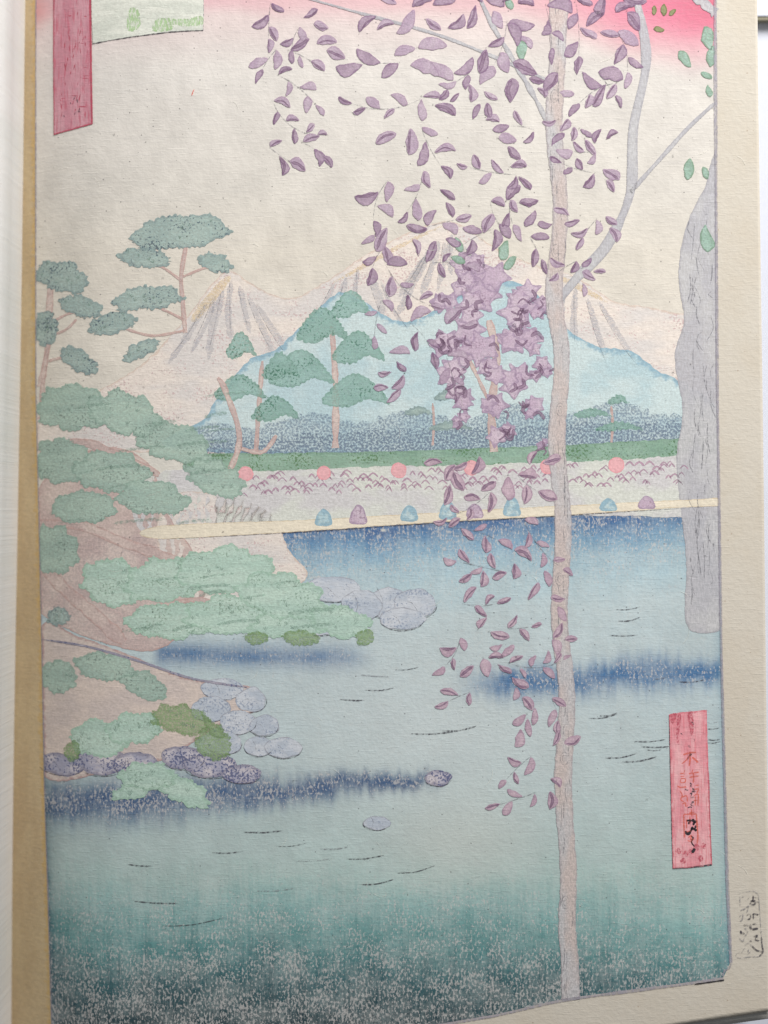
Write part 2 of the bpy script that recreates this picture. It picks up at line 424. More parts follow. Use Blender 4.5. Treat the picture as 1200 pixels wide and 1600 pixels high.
# ------------------------------------------------------------------ PRINT: colour washes
def wash_extra(x, y):
    # illumination-free pigment values; k lifts the tones read off the dimmer lower half
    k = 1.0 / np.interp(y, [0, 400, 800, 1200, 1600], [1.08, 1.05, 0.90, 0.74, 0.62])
    ysl = y + 0.050 * (x - 250) * (smooth((y - 600) / 200) * (1 - smooth((y - 980) / 120))) - 0.0
    st = [(-60, (226, 219, 213)), (120, (226, 219, 212)), (300, (224, 217, 207)), (400, (226, 217, 203)), (600, (223, 214, 201)), (700, (214, 208, 198)),
          (812, (208, 203, 190)), (836, (208, 203, 190)), (838, (44, 90, 144)), (850, (66, 114, 160)), (872, (110, 152, 182)), (900, (150, 180, 194)), (940, (164, 188, 196)), (980, (174, 190, 194)), (1100, (164, 180, 184)), (1190, (158, 174, 176)),
          (1330, (152, 170, 168)), (1375, (142, 166, 162)), (1420, (112, 150, 148)), (1470, (74, 124, 124)), (1530, (38, 84, 90)), (1600, (24, 54, 62)), (1700, (24, 48, 54))]
    wob = (vn(x, y, 90, 60, 1) - 0.5) * 24 + (vn(x, y, 22, 300, 2) - 0.5) * 14 + (vn(x, y, 5, 90, 12) - 0.5) * 26
    ww = np.where(y > 1340, wob, 0) + np.where((ysl > 845) & (y < 1300), wob * 0.5, 0)
    Y = ysl + ww
    Y = Y - np.where(y > 1380, 26 * smooth((x - 850) / 250) * smooth((y - 1380) / 60), 0)
    ks = [s[0] for s in st]
    col = np.stack([np.interp(Y, ks, [s[1][i] for s in st]) for i in range(3)], 1)
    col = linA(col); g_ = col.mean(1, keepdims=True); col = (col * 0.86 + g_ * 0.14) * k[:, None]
    col = col * (1 + 0.10 * (vn(x, y, 45, 60, 31) - 0.5) + 0.10 * (vn(x, y, 14, 20, 32) - 0.5))[:, None]
    spk = np.interp(Y, [834, 840, 900, 960, 1340, 1420, 1500, 1600], [0, 0.85, 0.60, 0.22, 0.12, 0.50, 0.85, 1.0])
    def blend(mask, rgb, s=0.0):
        nonlocal col, spk
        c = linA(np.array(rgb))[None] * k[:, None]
        col = col * (1 - mask[:, None]) + c * mask[:, None]
        spk = np.maximum(spk, mask * s)
    # sky: graded pink from the top, strongest at the right
    top = smooth((x - 780) / 260); reach = 26 + 70 * top + 14 * (vn(x, y, 60, 60, 3) - .5)
    blend(smooth(1 - y / np.maximum(reach * 1.35, 1)) * (0.30 + 0.68 * top), (226, 70, 130), 0.0)
    blend(smooth(1 - y / (62 + 10 * vn(x, y, 50, 50, 9))) * smooth((x - 1000) / 110), (208, 22, 96))
    blend(smooth(1 - y / 120.0) * 0.35, (236, 190, 196))
    blend(smooth(1 - np.hypot((x - 40) / 60.0, y / 50.0)) * 0.6, (214, 130, 124))
    # the two blue bands on the water
    c1 = 1062 - 0.045 * (x - 900) + (vn(x, y, 5, 60, 13) - 0.5) * 16; g1 = np.exp(-np.abs((y - c1 + (vn(x, y, 50, 40, 4) - .5) * 14) / 25.0) ** 2.4) * smooth((x - 690) / 110)
    blend(g1 * 0.95, (52, 98, 142), 0.75)
    c2 = 1264 - 0.078 * (x - 70) + (vn(x, y, 5, 60, 14) - 0.5) * 18; w2 = np.interp(x, [60, 400, 700], [38, 26, 15])
    g2 = np.exp(-np.abs((y - c2 + (vn(x, y, 60, 40, 5) - .5) * 14) / w2) ** 2.4) * (1 - smooth((x - 640) / 80))
    blend(g2 * 0.95, (44, 74, 112), 0.95)
    # upper-left water touches blue beneath the bank and foliage
    g3 = np.exp(-((y - 1022 - 0.02 * (x - 250)) / 18.0) ** 2) * smooth((x - 235) / 20) * (1 - smooth((x - 520) / 80))
    blend(g3 * 0.9, (58, 98, 140), 0.7)
    pale = smooth(1 - np.hypot((x - 720) / 190.0, (y - 1310) / 120.0)); blend(pale * 0.5, (174, 176, 170))
    pale2 = smooth(1 - np.hypot((x - 690) / 420.0, (y - 1130) / 230.0)) * (1 - g1) * (1 - g2); blend(pale2 * 0.55, (188, 194, 194))
    # darker pool of colour along the left border
    e = x - Lx(y); blend(np.exp(-e / 10.0) * smooth((y - 1190) / 60) * 0.75, (34, 66, 82))
    e2 = Rx(y) - x; blend(np.exp(-e2 / 7.0) * smooth((y - 830) / 60) * 0.6, (84, 122, 140))
    e3 = By(x) - y; blend(np.exp(-e3 / 14.0) * smooth((x - 700) / 200) * 0.55, (34, 88, 94), 0.2)
    return dict(attrs={'speck': spk}, col=np.clip(col, 0.01, 0.86))
def washB(x): return np.where(x > 1131, np.minimum(By(x), 1531 - (x - 1131) * 2.2), By(x)) - 3
sheet('colour_wash', wash_mat(), page, lambda y: Lx(y), lambda y: Rx(y), -60, washB, 330, 480, 1.1e-5, extra=wash_extra, label='graded sky and water colours of the picture')

rnd = random.Random(11)
I = {}
I['hill'] = ink('pale_hill', (226, 214, 205), (206, 184, 170), 3, 0.97, 0.10, (6, 2.4), rgb2=(212, 205, 202), vary=(150, 60), fleck=(196, 168, 168), fleck_amt=0.15)
I['hill_shade'] = ink('grey_hill_side', (200, 197, 200), None, 3, 0.75, 0.7, (5, 2.4), rgb2=(188, 186, 192), rag=5)
I['mist'] = ink('pale_blue_hill', (176, 203, 210), (128, 170, 190), 9, 0.95, 0.18, (3, 3), rgb2=(196, 214, 216), vary=(120, 90), ea=0.9)
I['slate'] = ink('slate_shore_haze', (112, 134, 160), (90, 112, 144), 3, 0.55, 0.9, (3.4, 3.4), rag=12)
I['bank'] = ink('green_bank', (136, 172, 152), (108, 148, 124), 4, 0.95, 0.2, (4, 4), rgb2=(118, 158, 136), fleck=(86, 122, 82), fleck_amt=0.4)
I['field'] = ink('pale_field', (212, 214, 206), None, 3, 0.95, 0.15, (4, 4), rgb2=(205, 202, 204))
I['reed'] = ink('pink_reeds', (200, 160, 180), (160, 120, 150), 2, 0.9, 0.4, (3, 3), rag=0.7)
I['rose'] = ink('rose_bush', (240, 168, 174), (232, 148, 158), 3, 0.98, 0.12, (4, 4))
I['sand'] = ink('cream_sand', (230, 217, 196), (206, 186, 152), 1.6, 0.98, 0.08, (4, 4))
I['sage'] = ink('sage_foliage', (166, 192, 178), (132, 164, 150), 4, 0.94, 0.22, (4.5, 3), rgb2=(154, 182, 170), vary=(120, 26), fleck=(104, 130, 122), fleck_amt=0.05)
I['sage_dark'] = ink('grey_green_foliage', (160, 182, 176), (118, 144, 146), 4, 0.94, 0.25, (4, 3), rgb2=(146, 170, 166), vary=(70, 24), fleck=(70, 88, 104), fleck_amt=0.1)
I['sage_low'] = ink('mint_foliage', (184, 210, 196), (150, 186, 166), 5, 0.96, 0.18, (4.5, 3), rgb2=(170, 200, 186), vary=(120, 26), fleck=(120, 154, 134), fleck_amt=0.05)
I['moss'] = ink('moss_green', (134, 164, 112), (100, 140, 72), 6, 0.85, 0.55, (3.2, 3.2), rgb2=(140, 168, 124), rag=5)
I['teal'] = ink('teal_foliage', (146, 184, 176), (110, 156, 142), 4, 0.9, 0.35, (3.5, 3.5), rgb2=(130, 172, 162), fleck=(70, 120, 100), fleck_amt=0.3)
I['bark'] = ink('pink_brown_bark', (214, 194, 186), (190, 154, 148), 3, 0.92, 0.2, (4, 4), rgb2=(196, 172, 168))
I['pale_bark'] = ink('pale_bark', (190, 187, 190), (158, 148, 154), 2.6, 0.97, 0.25, (2.4, 5), rgb2=(198, 182, 178), vary=(60, 160))
I['grey_bark'] = ink('grey_bark', (188, 187, 190), (158, 156, 164), 3, 0.96, 0.18, (2.4, 8), rgb2=(176, 175, 182), vary=(60, 120))
I['earth'] = ink('earth_bank', (214, 196, 186), (170, 130, 130), 4, 0.95, 0.12, (5, 3), rgb2=(202, 186, 180))
I['stone'] = ink('grey_stone', (190, 195, 204), (140, 142, 154), 1.6, 1.0, 0.03, (3, 3), rgb2=(168, 178, 192), vary=(40, 30), fleck=(126, 140, 164), fleck_amt=0.45)
I['stone_dark'] = ink('dark_stone', (196, 188, 194), (120, 116, 138), 6, 1.0, 0.04, (3, 3), rgb2=(150, 150, 172), vary=(40, 30), fleck=(78, 86, 124), fleck_amt=0.75)
I['mauve'] = ink('mauve_leaf', (184, 164, 182), (146, 116, 146), 2.2, 0.96, 0.22, (3, 3), rgb2=(168, 144, 168), vary=(24, 30), ea=0.75, rag=0.9)
I['mauve_deep'] = ink('deep_mauve_leaf', (168, 144, 166), (124, 94, 126), 2.4, 0.96, 0.22, (3, 3), rgb2=(150, 124, 150), vary=(24, 30), ea=0.75, rag=0.9)
I['mauve_low'] = ink('mauve_leaf_lower', (196, 170, 184), (154, 120, 146), 2.4, 0.96, 0.2, (3, 3), rgb2=(178, 148, 168), vary=(24, 30), ea=0.8, rag=0.9)
I['blossom'] = ink('mauve_blossom', (200, 180, 196), (150, 124, 156), 3.5, 0.97, 0.2, (3, 3), rgb2=(188, 164, 186), vary=(50, 50), fleck=(150, 120, 146), fleck_amt=0.1, rag=0.9)
I['blossom_mark'] = ink('blossom_shadow_mark', (146, 116, 146), (116, 84, 114), 2, 0.8, 0.4, (3, 3), rag=1.0)
I['line'] = ink('black_key_line', (70, 66, 76), None, 2, 0.85, 0.75, (5, 5), rag=0.25)
I['fine'] = ink('grey_key_line', (120, 120, 130), None, 2, 0.62, 0.8, (5, 5), rag=0.2)
I['dot'] = ink('ink_dot', (34, 30, 38), None, 2, 0.95, 0.1, (5, 5), rag=0.4)
I['border'] = ink('grey_border_line', (160, 156, 170), (120, 112, 132), 1.2, 0.75, 0.5, (4, 10), rag=0.5)
I['red'] = ink('crimson_cartouche', (196, 138, 152), (178, 42, 82), 2.4, 0.98, 0.08, (3, 14), rgb2=(188, 118, 136), vary=(20, 120), streak=0.65, ea=0.85, rag=0.8)
I['red_low'] = ink('rose_cartouche', (232, 166, 172), (204, 74, 96), 2.6, 0.98, 0.08, (3, 14), rgb2=(220, 136, 148), vary=(22, 90), streak=0.5, ea=0.8, rag=0.8)
I['red_line'] = ink('crimson_edge', (184, 28, 74), None, 2, 0.9, 0.4, (3, 8), rag=0.4)
I['soft_red'] = ink('red_bleed', (190, 40, 80), None, 2, 0.75, 0.8, (3, 5), rag=4)
I['fibre'] = ink('pale_fibre', (236, 230, 220), None, 2, 0.55, 0.5, (4, 4), rag=0.2)
I['needle'] = ink('needle_line', (104, 138, 126), None, 2, 0.6, 0.7, (5, 5), rag=0.2)
I['sweep'] = ink('foliage_sweep', (132, 166, 152), None, 3, 0.45, 0.8, (5, 3), rag=3)
I['orange'] = ink('vermilion_stroke', (222, 92, 72), None, 2, 0.85, 0.4, (3, 4), rag=0.35)
I['panel'] = ink('pale_panel', (216, 218, 208), None, 3, 0.97, 0.1, (5, 3), rgb2=(200, 204, 194), vary=(70, 16))
I['grass'] = ink('brushed_green', (176, 206, 158), (146, 184, 122), 3, 0.8, 0.85, (3, 9), rag=6, rgb2=(158, 194, 134), vary=(10, 40))
I['leafg'] = ink('green_leaf', (150, 182, 168), (92, 132, 104), 2.4, 0.95, 0.25, (3, 3), rag=0.8, rgb2=(128, 164, 146), vary=(20, 20))
I['olive'] = ink('olive_leaf', (128, 134, 84), (92, 104, 54), 2, 0.95, 0.2, (3, 3), rag=0.8)
I['ochre'] = ink('ochre_wash', (232, 206, 164), None, 2, 0.55, 0.6, (5, 3), rag=7)

def P_(name, pts, mat, level, sc_=0.0, rag_=0.8, wl=11.0, st=False, sp=9.0, label=None, step=3.0):
    P = straight(pts, 5) if st else catmull(pts, True, step)
    P = clampb(ragged(P, rag_, rnd, sc_, wl))
    return patch(name, P, I[mat], level, page, sp=sp, label=label)

# ---- distant hills (a plain double-topped hill with a paler blue one before it)
P_('hill', [(52, 700), (56, 650), (150, 612), (226, 566), (288, 500), (334, 440), (362, 424), (398, 446), (452, 466), (508, 440), (566, 402), (632, 366), (690, 346), (722, 352), (770, 384), (842, 416), (900, 432), (960, 470), (1040, 486), (1122, 520), (1125, 700)], 'hill', 2, sp=14, rag_=1.4, label='pale pink and cream hills behind the water')
for sx, sy, n, sl in ((362, 430, 7, 1.0), (706, 352, 9, 1.1), (900, 440, 5, .8), (560, 408, 5, .9)):
    for k in range(n):
        f = (k + .5) / n - .5; L = rnd.uniform(60, 120); x = sx + f * 90; y = sy + abs(f) * 70 * sl + rnd.uniform(6, 16)
        stroke('hill_fold', [(x, y), (x + f * L * .7 + rnd.uniform(-6, 6), y + L * .5), (x + f * L * 1.5, y + L)], rnd.uniform(7, 13), I['hill_shade'], 3, page, taper=(.1, .1), rnd=rnd)
        stroke('hill_line', [(x - 3, y), (x + f * L * .6 - 3, y + L * .45), (x + f * L * 1.3 - 2, y + L * .85)], 1.3, I['fine'], 4, page, rnd=rnd)
for pts in ([(300, 492), (340, 442), (362, 430), (350, 452), (310, 500)], [(520, 442), (580, 404), (660, 364), (690, 354), (640, 380), (560, 424)], [(850, 424), (900, 440), (950, 472), (900, 452)]):
    P_('ridge_glow', pts, 'ochre', 3, rag_=1.0)
P_('blue_hill', [(312, 706), (324, 650), (352, 606), (392, 560), (430, 546), (470, 510), (510, 470), (536, 456), (566, 470), (612, 498), (650, 500), (700, 470), (752, 444), (800, 440), (836, 458), (880, 508), (930, 540), (984, 548), (1030, 580), (1080, 604), (1122, 640), (1122, 706)], 'mist', 4, sp=12, rag_=1.4, label='pale blue range in front of the larger hills')
# slate haze at the foot
P_('shore_haze', [(326, 708), (328, 660), (400, 668), (480, 646), (560, 660), (640, 640), (720, 655), (800, 632), (880, 650), (960, 628), (1040, 648), (1120, 650), (1122, 708)], 'slate', 5, rag_=5, sp=8)
P_('shore_haze', [(328, 708), (332, 688), (420, 684), (520, 676), (640, 672), (760, 668), (880, 664), (1000, 660), (1120, 668), (1122, 708)], 'slate', 6, rag_=4, sp=8)
# trees on the blue hill
def tree(cx, base, h, wd, mat, lv, label=None, n=4, trunk='bark', lean=0):
    """small printed tree: trunk and layered pads"""
    stroke('tree_trunk', [(cx, base), (cx + lean * .3 + 2, base - h * .45), (cx + lean, base - h * .85)], max(4, h * 0.045), I[trunk], lv, page, taper=(1, .4), rnd=rnd)
    for k in range(n):
        f = k / max(1, n - 1); yy = base - h * (0.38 + 0.6 * f); w_ = wd * (1.0 - 0.45 * f) * (0.8 + 0.35 * rnd.random()); ox = lean * (0.4 + .6 * f) + (-1) ** k * wd * rnd.uniform(.1, .42); w_ *= .85
        hh = h * 0.11 * (0.8 + 0.5 * rnd.random())
        P_('tree_crown', [(cx + ox - w_ * .55, yy + hh * .5), (cx + ox - w_ * .3, yy - hh * .6), (cx + ox, yy - hh * 1.1), (cx + ox + w_ * .32, yy - hh * .5), (cx + ox + w_ * .56, yy + hh * .6), (cx + ox + w_ * .2, yy + hh * .35), (cx + ox - w_ * .15, yy + hh * .8)], mat, lv + 1 + (k % 3), sc_=3.0, wl=9, label=label if k == 0 else None)
tree(400, 704, 165, 96, 'teal', 8, 'teal tree at the left foot of the blue hill', lean=10)
tree(524, 700, 226, 120, 'teal', 8, 'tall teal tree on the blue hill', 5, lean=-6)
tree(676, 696, 78, 70, 'sage_dark', 8, 'small dark tree on the far shore', 3)
tree(955, 694, 70, 76, 'teal', 8, None, 3)
# green bank and field
P_('green_bank', [(300, 712), (420, 708), (560, 706), (700, 702), (860, 696), (980, 690), (1072, 684), (1126, 682), (1126, 722), (980, 724), (860, 726), (700, 730), (540, 734), (400, 738), (300, 742)], 'bank', 12, rag_=1.2, sp=14)
P_('field', [(236, 742), (420, 736), (560, 730), (700, 727), (860, 722), (980, 718), (1126, 714), (1126, 800), (900, 806), (700, 814), (480, 824), (236, 838)], 'field', 13, sc_=0, rag_=1.4, sp=14, label='pale field along the far shore')
# reeds: rows of small ticks
for k in range(180):
    x = 372 + k * 3.9 + rnd.uniform(-2, 2); y = 752 - 0.028 * (x - 372) + rnd.uniform(-12, 22)
    s_ = rnd.uniform(4, 8)
    stroke('reed', [(x - s_, y + 3), (x, y - 3), (x + s_, y + 3.5)], rnd.uniform(1.8, 3.4), I['reed'], 14, page, rnd=rnd, step=3)
for x in (384, 506, 623, 736, 856, 963):
    y = 740 - 0.025 * (x - 384) + rnd.uniform(-2, 2); r_ = rnd.uniform(11.5, 14)
    P_('rose_bush', [(x + r_ * math.cos(a), y + r_ * math.sin(a)) for a in np.linspace(0, 2 * math.pi, 9)[:-1]], 'rose', 16, rag_=0.6)
# sandy shoreline
P_('sandy_shore', [(248, 822), (480, 812), (640, 803), (860, 791), (1070, 781), (1126, 778), (1126, 790), (1070, 793), (860, 806), (640, 819), (480, 830), (248, 842)], 'sand', 15, rag_=0.6, sp=12, label='cream strip of sand along the far shore')
stroke('shore_line', [(248, 843), (480, 831), (640, 820), (860, 807), (1070, 794), (1124, 791)], 1.6, I['line'], 17, page, rnd=rnd)
for x in (506, 560, 640, 700, 742, 800, 950, 1010):
    h_ = rnd.uniform(20, 34); y = 822 - 0.052 * (x - 480)
    P_('shore_shrub', [(x - 12, y), (x - 13, y - h_ * .4), (x - 8, y - h_ * .75), (x - 1, y - h_ * .95), (x + 7, y - h_ * .8), (x + 12, y - h_ * .45), (x + 12, y)], rnd.choice(['blossom', 'blossom', 'mist']), 18, rag_=0.7)

# ---- left side: trees, earth bank, stones
P_('earth_bank', [(60, 1212), (60, 990), (130, 998), (220, 1030), (300, 1062), (395, 1074), (400, 1110), (350, 1130), (250, 1190), (180, 1205)], 'earth', 14, sp=12, label='bare earth bank at the lower left')
P_('earth_slope', [(54, 900), (54, 770), (150, 700), (230, 720), (262, 800), (300, 860), (320, 930), (260, 1010), (180, 1010), (60, 960)], 'bark', 13, sp=12)
P_('earth_slope', [(250, 860), (262, 780), (330, 770), (420, 800), (452, 860), (480, 900), (420, 940), (320, 960)], 'hill', 13, sp=12)
def stone(cx, cy, rx, ry, lv, mat='stone'):
    n = 8; a0 = rnd.random()
    P_('stone', [(cx + rx * (0.86 + .22 * rnd.random()) * math.cos(2 * math.pi * (k + a0) / n), cy + ry * (0.86 + .22 * rnd.random()) * math.sin(2 * math.pi * (k + a0) / n)) for k in range(n)], mat, lv, rag_=1.3)
    a1 = rnd.uniform(-.5, .5); stroke('stone_crack', [(cx - rx * .45, cy - ry * (.5 + a1)), (cx - rx * .2, cy - ry * .1), (cx - rx * (.1 + a1 * .5), cy + ry * .5)], 1.2, I['fine'], lv + .3, page, rnd=rnd)
    stroke('stone_outline', [(cx + rx * .98 * math.cos(a), cy + ry * .98 * math.sin(a)) for a in np.linspace(a1 + .2, a1 + 2.9, 6)], 1.5, I['line'], lv + .3, page, rnd=rnd)
for cx, cy, rx, ry, mt in [(348, 1076, 34, 18, 'stone'), (392, 1094, 26, 20, 'stone'), (330, 1108, 34, 20, 'stone'), (372, 1128, 30, 20, 'stone'), (412, 1134, 24, 18, 'stone'), (350, 1160, 30, 20, 'stone'), (404, 1166, 24, 17, 'stone'), (444, 1168, 30, 18, 'stone'), (330, 1196, 46, 21, 'stone_dark'), (378, 1210, 32, 15, 'stone_dark'), (286, 1184, 36, 20, 'stone_dark'),
                          (96, 1200, 40, 18, 'stone_dark'), (160, 1192, 44, 24, 'stone_dark'), (214, 1196, 36, 20, 'stone_dark')]:
    stone(cx, cy, rx, ry, 16 + (cy - 1070) / 30.0, mt)
for cx, cy, rx, ry in [(520, 920, 44, 22), (566, 946, 34, 24), (606, 942, 40, 26), (650, 944, 34, 24), (628, 968, 36, 18), (500, 976, 40, 18), (548, 975, 30, 16)]:
    stone(cx, cy, rx, ry, 16 + (cy - 915) / 12.0 + (cx % 7) * .08, 'stone')
for cx, cy, rx, ry in [(684, 1216, 22, 13), (588, 1286, 22, 12)]:
    stone(cx, cy, rx, ry, 20, 'stone_dark' if cx > 600 else 'stone')
# boughs
for pts, wd in [([(60, 700), (130, 690), (190, 712), (250, 742)], 13), ([(60, 820), (130, 822), (190, 846), (262, 872), (330, 910)], 17), ([(66, 884), (100, 920), (150, 962), (196, 1004)], 22), ([(290, 520), (286, 470), (284, 430), (292, 380)], 7), ([(286, 440), (256, 418), (232, 410)], 4), ([(287, 432), (316, 420), (338, 414)], 4), ([(289, 500), (262, 486), (236, 474)], 4), ([(290, 516), (240, 524), (196, 512)], 4), ([(78, 500), (110, 486), (134, 482)], 4), ([(76, 560), (100, 556), (124, 566)], 4), ([(64, 650), (66, 600), (74, 540)], 8), ([(62, 600), (74, 540), (78, 470), (80, 430)], 10), ([(78, 520), (104, 512), (122, 496)], 4), ([(216, 956), (300, 938), (372, 948), (440, 944)], 9), ([(340, 770), (374, 690), (352, 610), (340, 590)], 9), ([(374, 700), (410, 706), (432, 680)], 7)]:
    stroke('bough', pts, wd, I['bark'], 20, page, taper=(1, 0.5), rnd=rnd)
def cloud(cx, cy, rx, ry, mat, lv, label=None, name='foliage', tilt=0.0):
    """a many-lobed bush crown"""
    lob = rnd.randint(6, 9); ph = rnd.random() * 6; pts = []
    for a in np.linspace(0, 2 * math.pi, 40)[:-1]:
        q = 0.80 + 0.17 * abs(math.sin(a * lob / 2 + ph)) + 0.13 * (rnd.random() - .5)
        u = rx * q * math.cos(a); v = ry * q * math.sin(a) * (1.0 if math.sin(a) < 0 else 0.72)
        pts.append((cx + u * math.cos(tilt) - v * math.sin(tilt), cy + u * math.sin(tilt) + v * math.cos(tilt)))
    P_(name, pts, mat, lv, sc_=3.2, wl=9, rag_=1.8, label=label, sp=9)
bushes = [(282, 366, 84, 34, 'sage_dark', 'highest grey green crown above the left slope', -.1), (226, 404, 44, 20, 'sage_dark', None, .1), (336, 412, 30, 18, 'sage_dark', None, .3),
 (96, 430, 48, 30, 'sage_dark', None, .3), (128, 478, 40, 20, 'sage_dark', None, .3), (232, 468, 60, 24, 'sage_dark', None, -.1), (178, 506, 44, 20, 'sage_dark', None, -.2), (222, 548, 36, 15, 'sage_dark', None, -.5),
 (72, 512, 22, 36, 'sage_dark', None, 0), (124, 562, 38, 20, 'sage_dark', None, .6),
 (112, 640, 66, 46, 'sage', 'upper of the big sage green bushes', .1), (196, 650, 62, 42, 'sage', None, .3), (268, 694, 66, 38, 'sage', None, .25), (336, 750, 54, 34, 'sage', None, .4), (96, 724, 54, 46, 'sage', None, 0), (176, 742, 66, 40, 'sage', None, .1), (240, 782, 60, 34, 'sage', None, .1), (132, 796, 56, 32, 'sage', None, 0), (84, 866, 46, 50, 'sage', None, 0),
 (178, 916, 54, 48, 'sage_low', None, .2), (260, 912, 72, 44, 'sage_low', None, -.1), (352, 896, 84, 46, 'sage_low', 'broad mint green bush spreading over the water', 0), (440, 936, 78, 44, 'sage_low', None, .2), (532, 976, 54, 32, 'sage_low', None, .2), (266, 974, 74, 36, 'sage_low', None, 0), (362, 966, 84, 38, 'sage_low', None, .05), (452, 980, 70, 26, 'sage_low', None, 0),
 (92, 968, 20, 20, 'sage_dark', None, 0), (92, 1064, 34, 34, 'sage', None, 0), (166, 1046, 52, 28, 'sage', None, .1), (226, 1074, 42, 26, 'sage', None, .4),
 (158, 1160, 50, 38, 'sage_low', None, 0), (212, 1142, 48, 32, 'sage_low', None, -.1), (284, 1128, 52, 30, 'moss', 'moss green bush among the stones', .2), (332, 1164, 32, 34, 'moss', None, .6),
 (232, 1216, 48, 28, 'sage_low', 'pale mint bush low over the blue water', 0), (288, 1240, 46, 26, 'sage_low', None, .4), (206, 1240, 34, 16, 'sage_low', None, -.2)]
for k, (x, y, a, b, mt, lb, tl) in enumerate(bushes):
    cloud(x, y, a, b, mt, 22 + (k % 6), lb, tilt=tl)
for k in range(150):      # short cut strokes inside the crowns
    x, y, a, b, mt, lb, tl = rnd.choice(bushes); q = rnd.uniform(-.65, .65); r_ = rnd.uniform(-.55, .35)
    x += q * a * math.cos(tl) - r_ * b * math.sin(tl); y += q * a * math.sin(tl) + r_ * b * math.cos(tl)
    an = rnd.uniform(-2.2, -.9); L = rnd.uniform(5, 11)
    for d in (-.45, 0, .45):
        stroke('needle_cut', [(x, y), (x + L * math.cos(an + d), y + L * math.sin(an + d))], 1.5, I['needle'], 30, page, rnd=rnd, step=4)
for pts in [[(440, 992), (470, 984), (500, 996), (486, 1008), (456, 1006)], [(380, 994), (404, 986), (420, 998), (400, 1008)], [(316, 1118), (340, 1132), (352, 1152), (330, 1150)], [(556, 990), (580, 984), (584, 1002), (562, 1008)], [(100, 1176), (120, 1160), (128, 1182), (112, 1196)]]:
    P_('moss_patch', pts, 'moss', 28, sc_=2, rag_=1.5)
# brushed darker sweeps in the foliage
for k in range(26):
    x = rnd.uniform(70, 330); y = rnd.choice([rnd.uniform(610, 740), rnd.uniform(720, 820)]); L = rnd.uniform(30, 80)
    if k >= 14: x = rnd.uniform(190, 470); y = rnd.uniform(890, 985)
    stroke('foliage_stroke', [(x, y + 5), (x + L * .5, y), (x + L, y - 2)], rnd.uniform(3, 7), I['sweep'], 29, page, rnd=rnd)
stroke('bank_line', [(66, 1003), (140, 1012), (220, 1034), (300, 1060), (386, 1074)], 4, I['stone_dark'], 28, page, rnd=rnd)

# ---- right side: smooth grey boulder column at the border, slender pale tree
P_('grey_cliff', [(1125, 900), (1126, 960), (1125, 984), (1112, 989), (1094, 990), (1078, 984), (1070, 966), (1070, 930), (1072, 880), (1064, 800), (1056, 720), (1066, 640), (1054, 560), (1068, 500), (1060, 430), (1070, 360), (1098, 300), (1124, 280)], 'grey_bark', 14, sp=12, label='grey rock face at the right border')
TR = [(874, -30), (872, 80), (866, 200), (876, 330), (866, 460), (878, 560), (870, 690), (880, 820), (874, 960), (886, 1090), (880, 1220), (888, 1360), (886, 1440), (890, 1500), (892, 1558), (892, 1562)]
W_ = np.array([26, 26, 27, 24, 28, 25, 27, 26, 27, 26, 28, 26, 27, 28, 29, 29.5]) / 2.0
def trunk(cs, ws, mat, lv, label, name='slender_trunk'):
    a = [(x - w_, y) for (x, y), w_ in zip(cs, ws)]; b = [(x + w_, y) for (x, y), w_ in zip(cs, ws)][::-1]
    P_(name, a + b, mat, lv, rag_=0.8, label=label, sp=8)
trunk([p for p in TR], W_, 'pale_bark', 30, 'slender pale tree trunk running the height of the picture')
for pts, wd in [([(872, 470), (905, 430), (950, 380), (985, 300), (990, 200), (1010, 90), (990, -20)], 15), ([(985, 300), (1030, 250), (1075, 200), (1118, 160)], 7), ([(874, 230), (840, 160), (800, 90), (770, 40), (742, -20)], 8), ([(1118, 20), (1080, -10), (1050, -30)], 14), ([(868, 130), (700, 60), (560, 20), (430, -16)], 5)]:
    stroke('branch', pts, wd, I['grey_bark'], 29, page, taper=(1, .5), rnd=rnd, wob=.35)
for k in range(70):
    y = rnd.uniform(-10, 1540); x = float(np.interp(y, [p[1] for p in TR], [p[0] for p in TR])) + rnd.uniform(-10, 10); L = rnd.uniform(8, 46)
    stroke('bark_line', [(x, y), (x + rnd.uniform(-2, 2), y + L * .5), (x + rnd.uniform(-2, 2), y + L)], rnd.uniform(1.0, 2.0), I['fine'], 31, page, rnd=rnd)
for y in (150, 392, 640, 905, 1185, 1410):
    x = float(np.interp(y, [p[1] for p in TR], [p[0] for p in TR])) + rnd.uniform(-4, 4)
    for r_ in (3.2, 6.0):
        stroke('bark_knot', [(x + r_ * math.cos(a), y + 1.7 * r_ * math.sin(a)) for a in np.linspace(.3, 5.8, 9)], 1.3, I['fine'], 31, page, rnd=rnd, step=2)
for k in range(60):
    y = rnd.uniform(330, 950); x = rnd.uniform(1076, 1116); L = rnd.uniform(10, 60)
    stroke('rock_line', [(x, y), (x + rnd.uniform(-6, 4), y + L * .5), (x + rnd.uniform(-6, 8), y + L)], rnd.uniform(1.0, 2.2), I['fine'], 16, page, rnd=rnd)
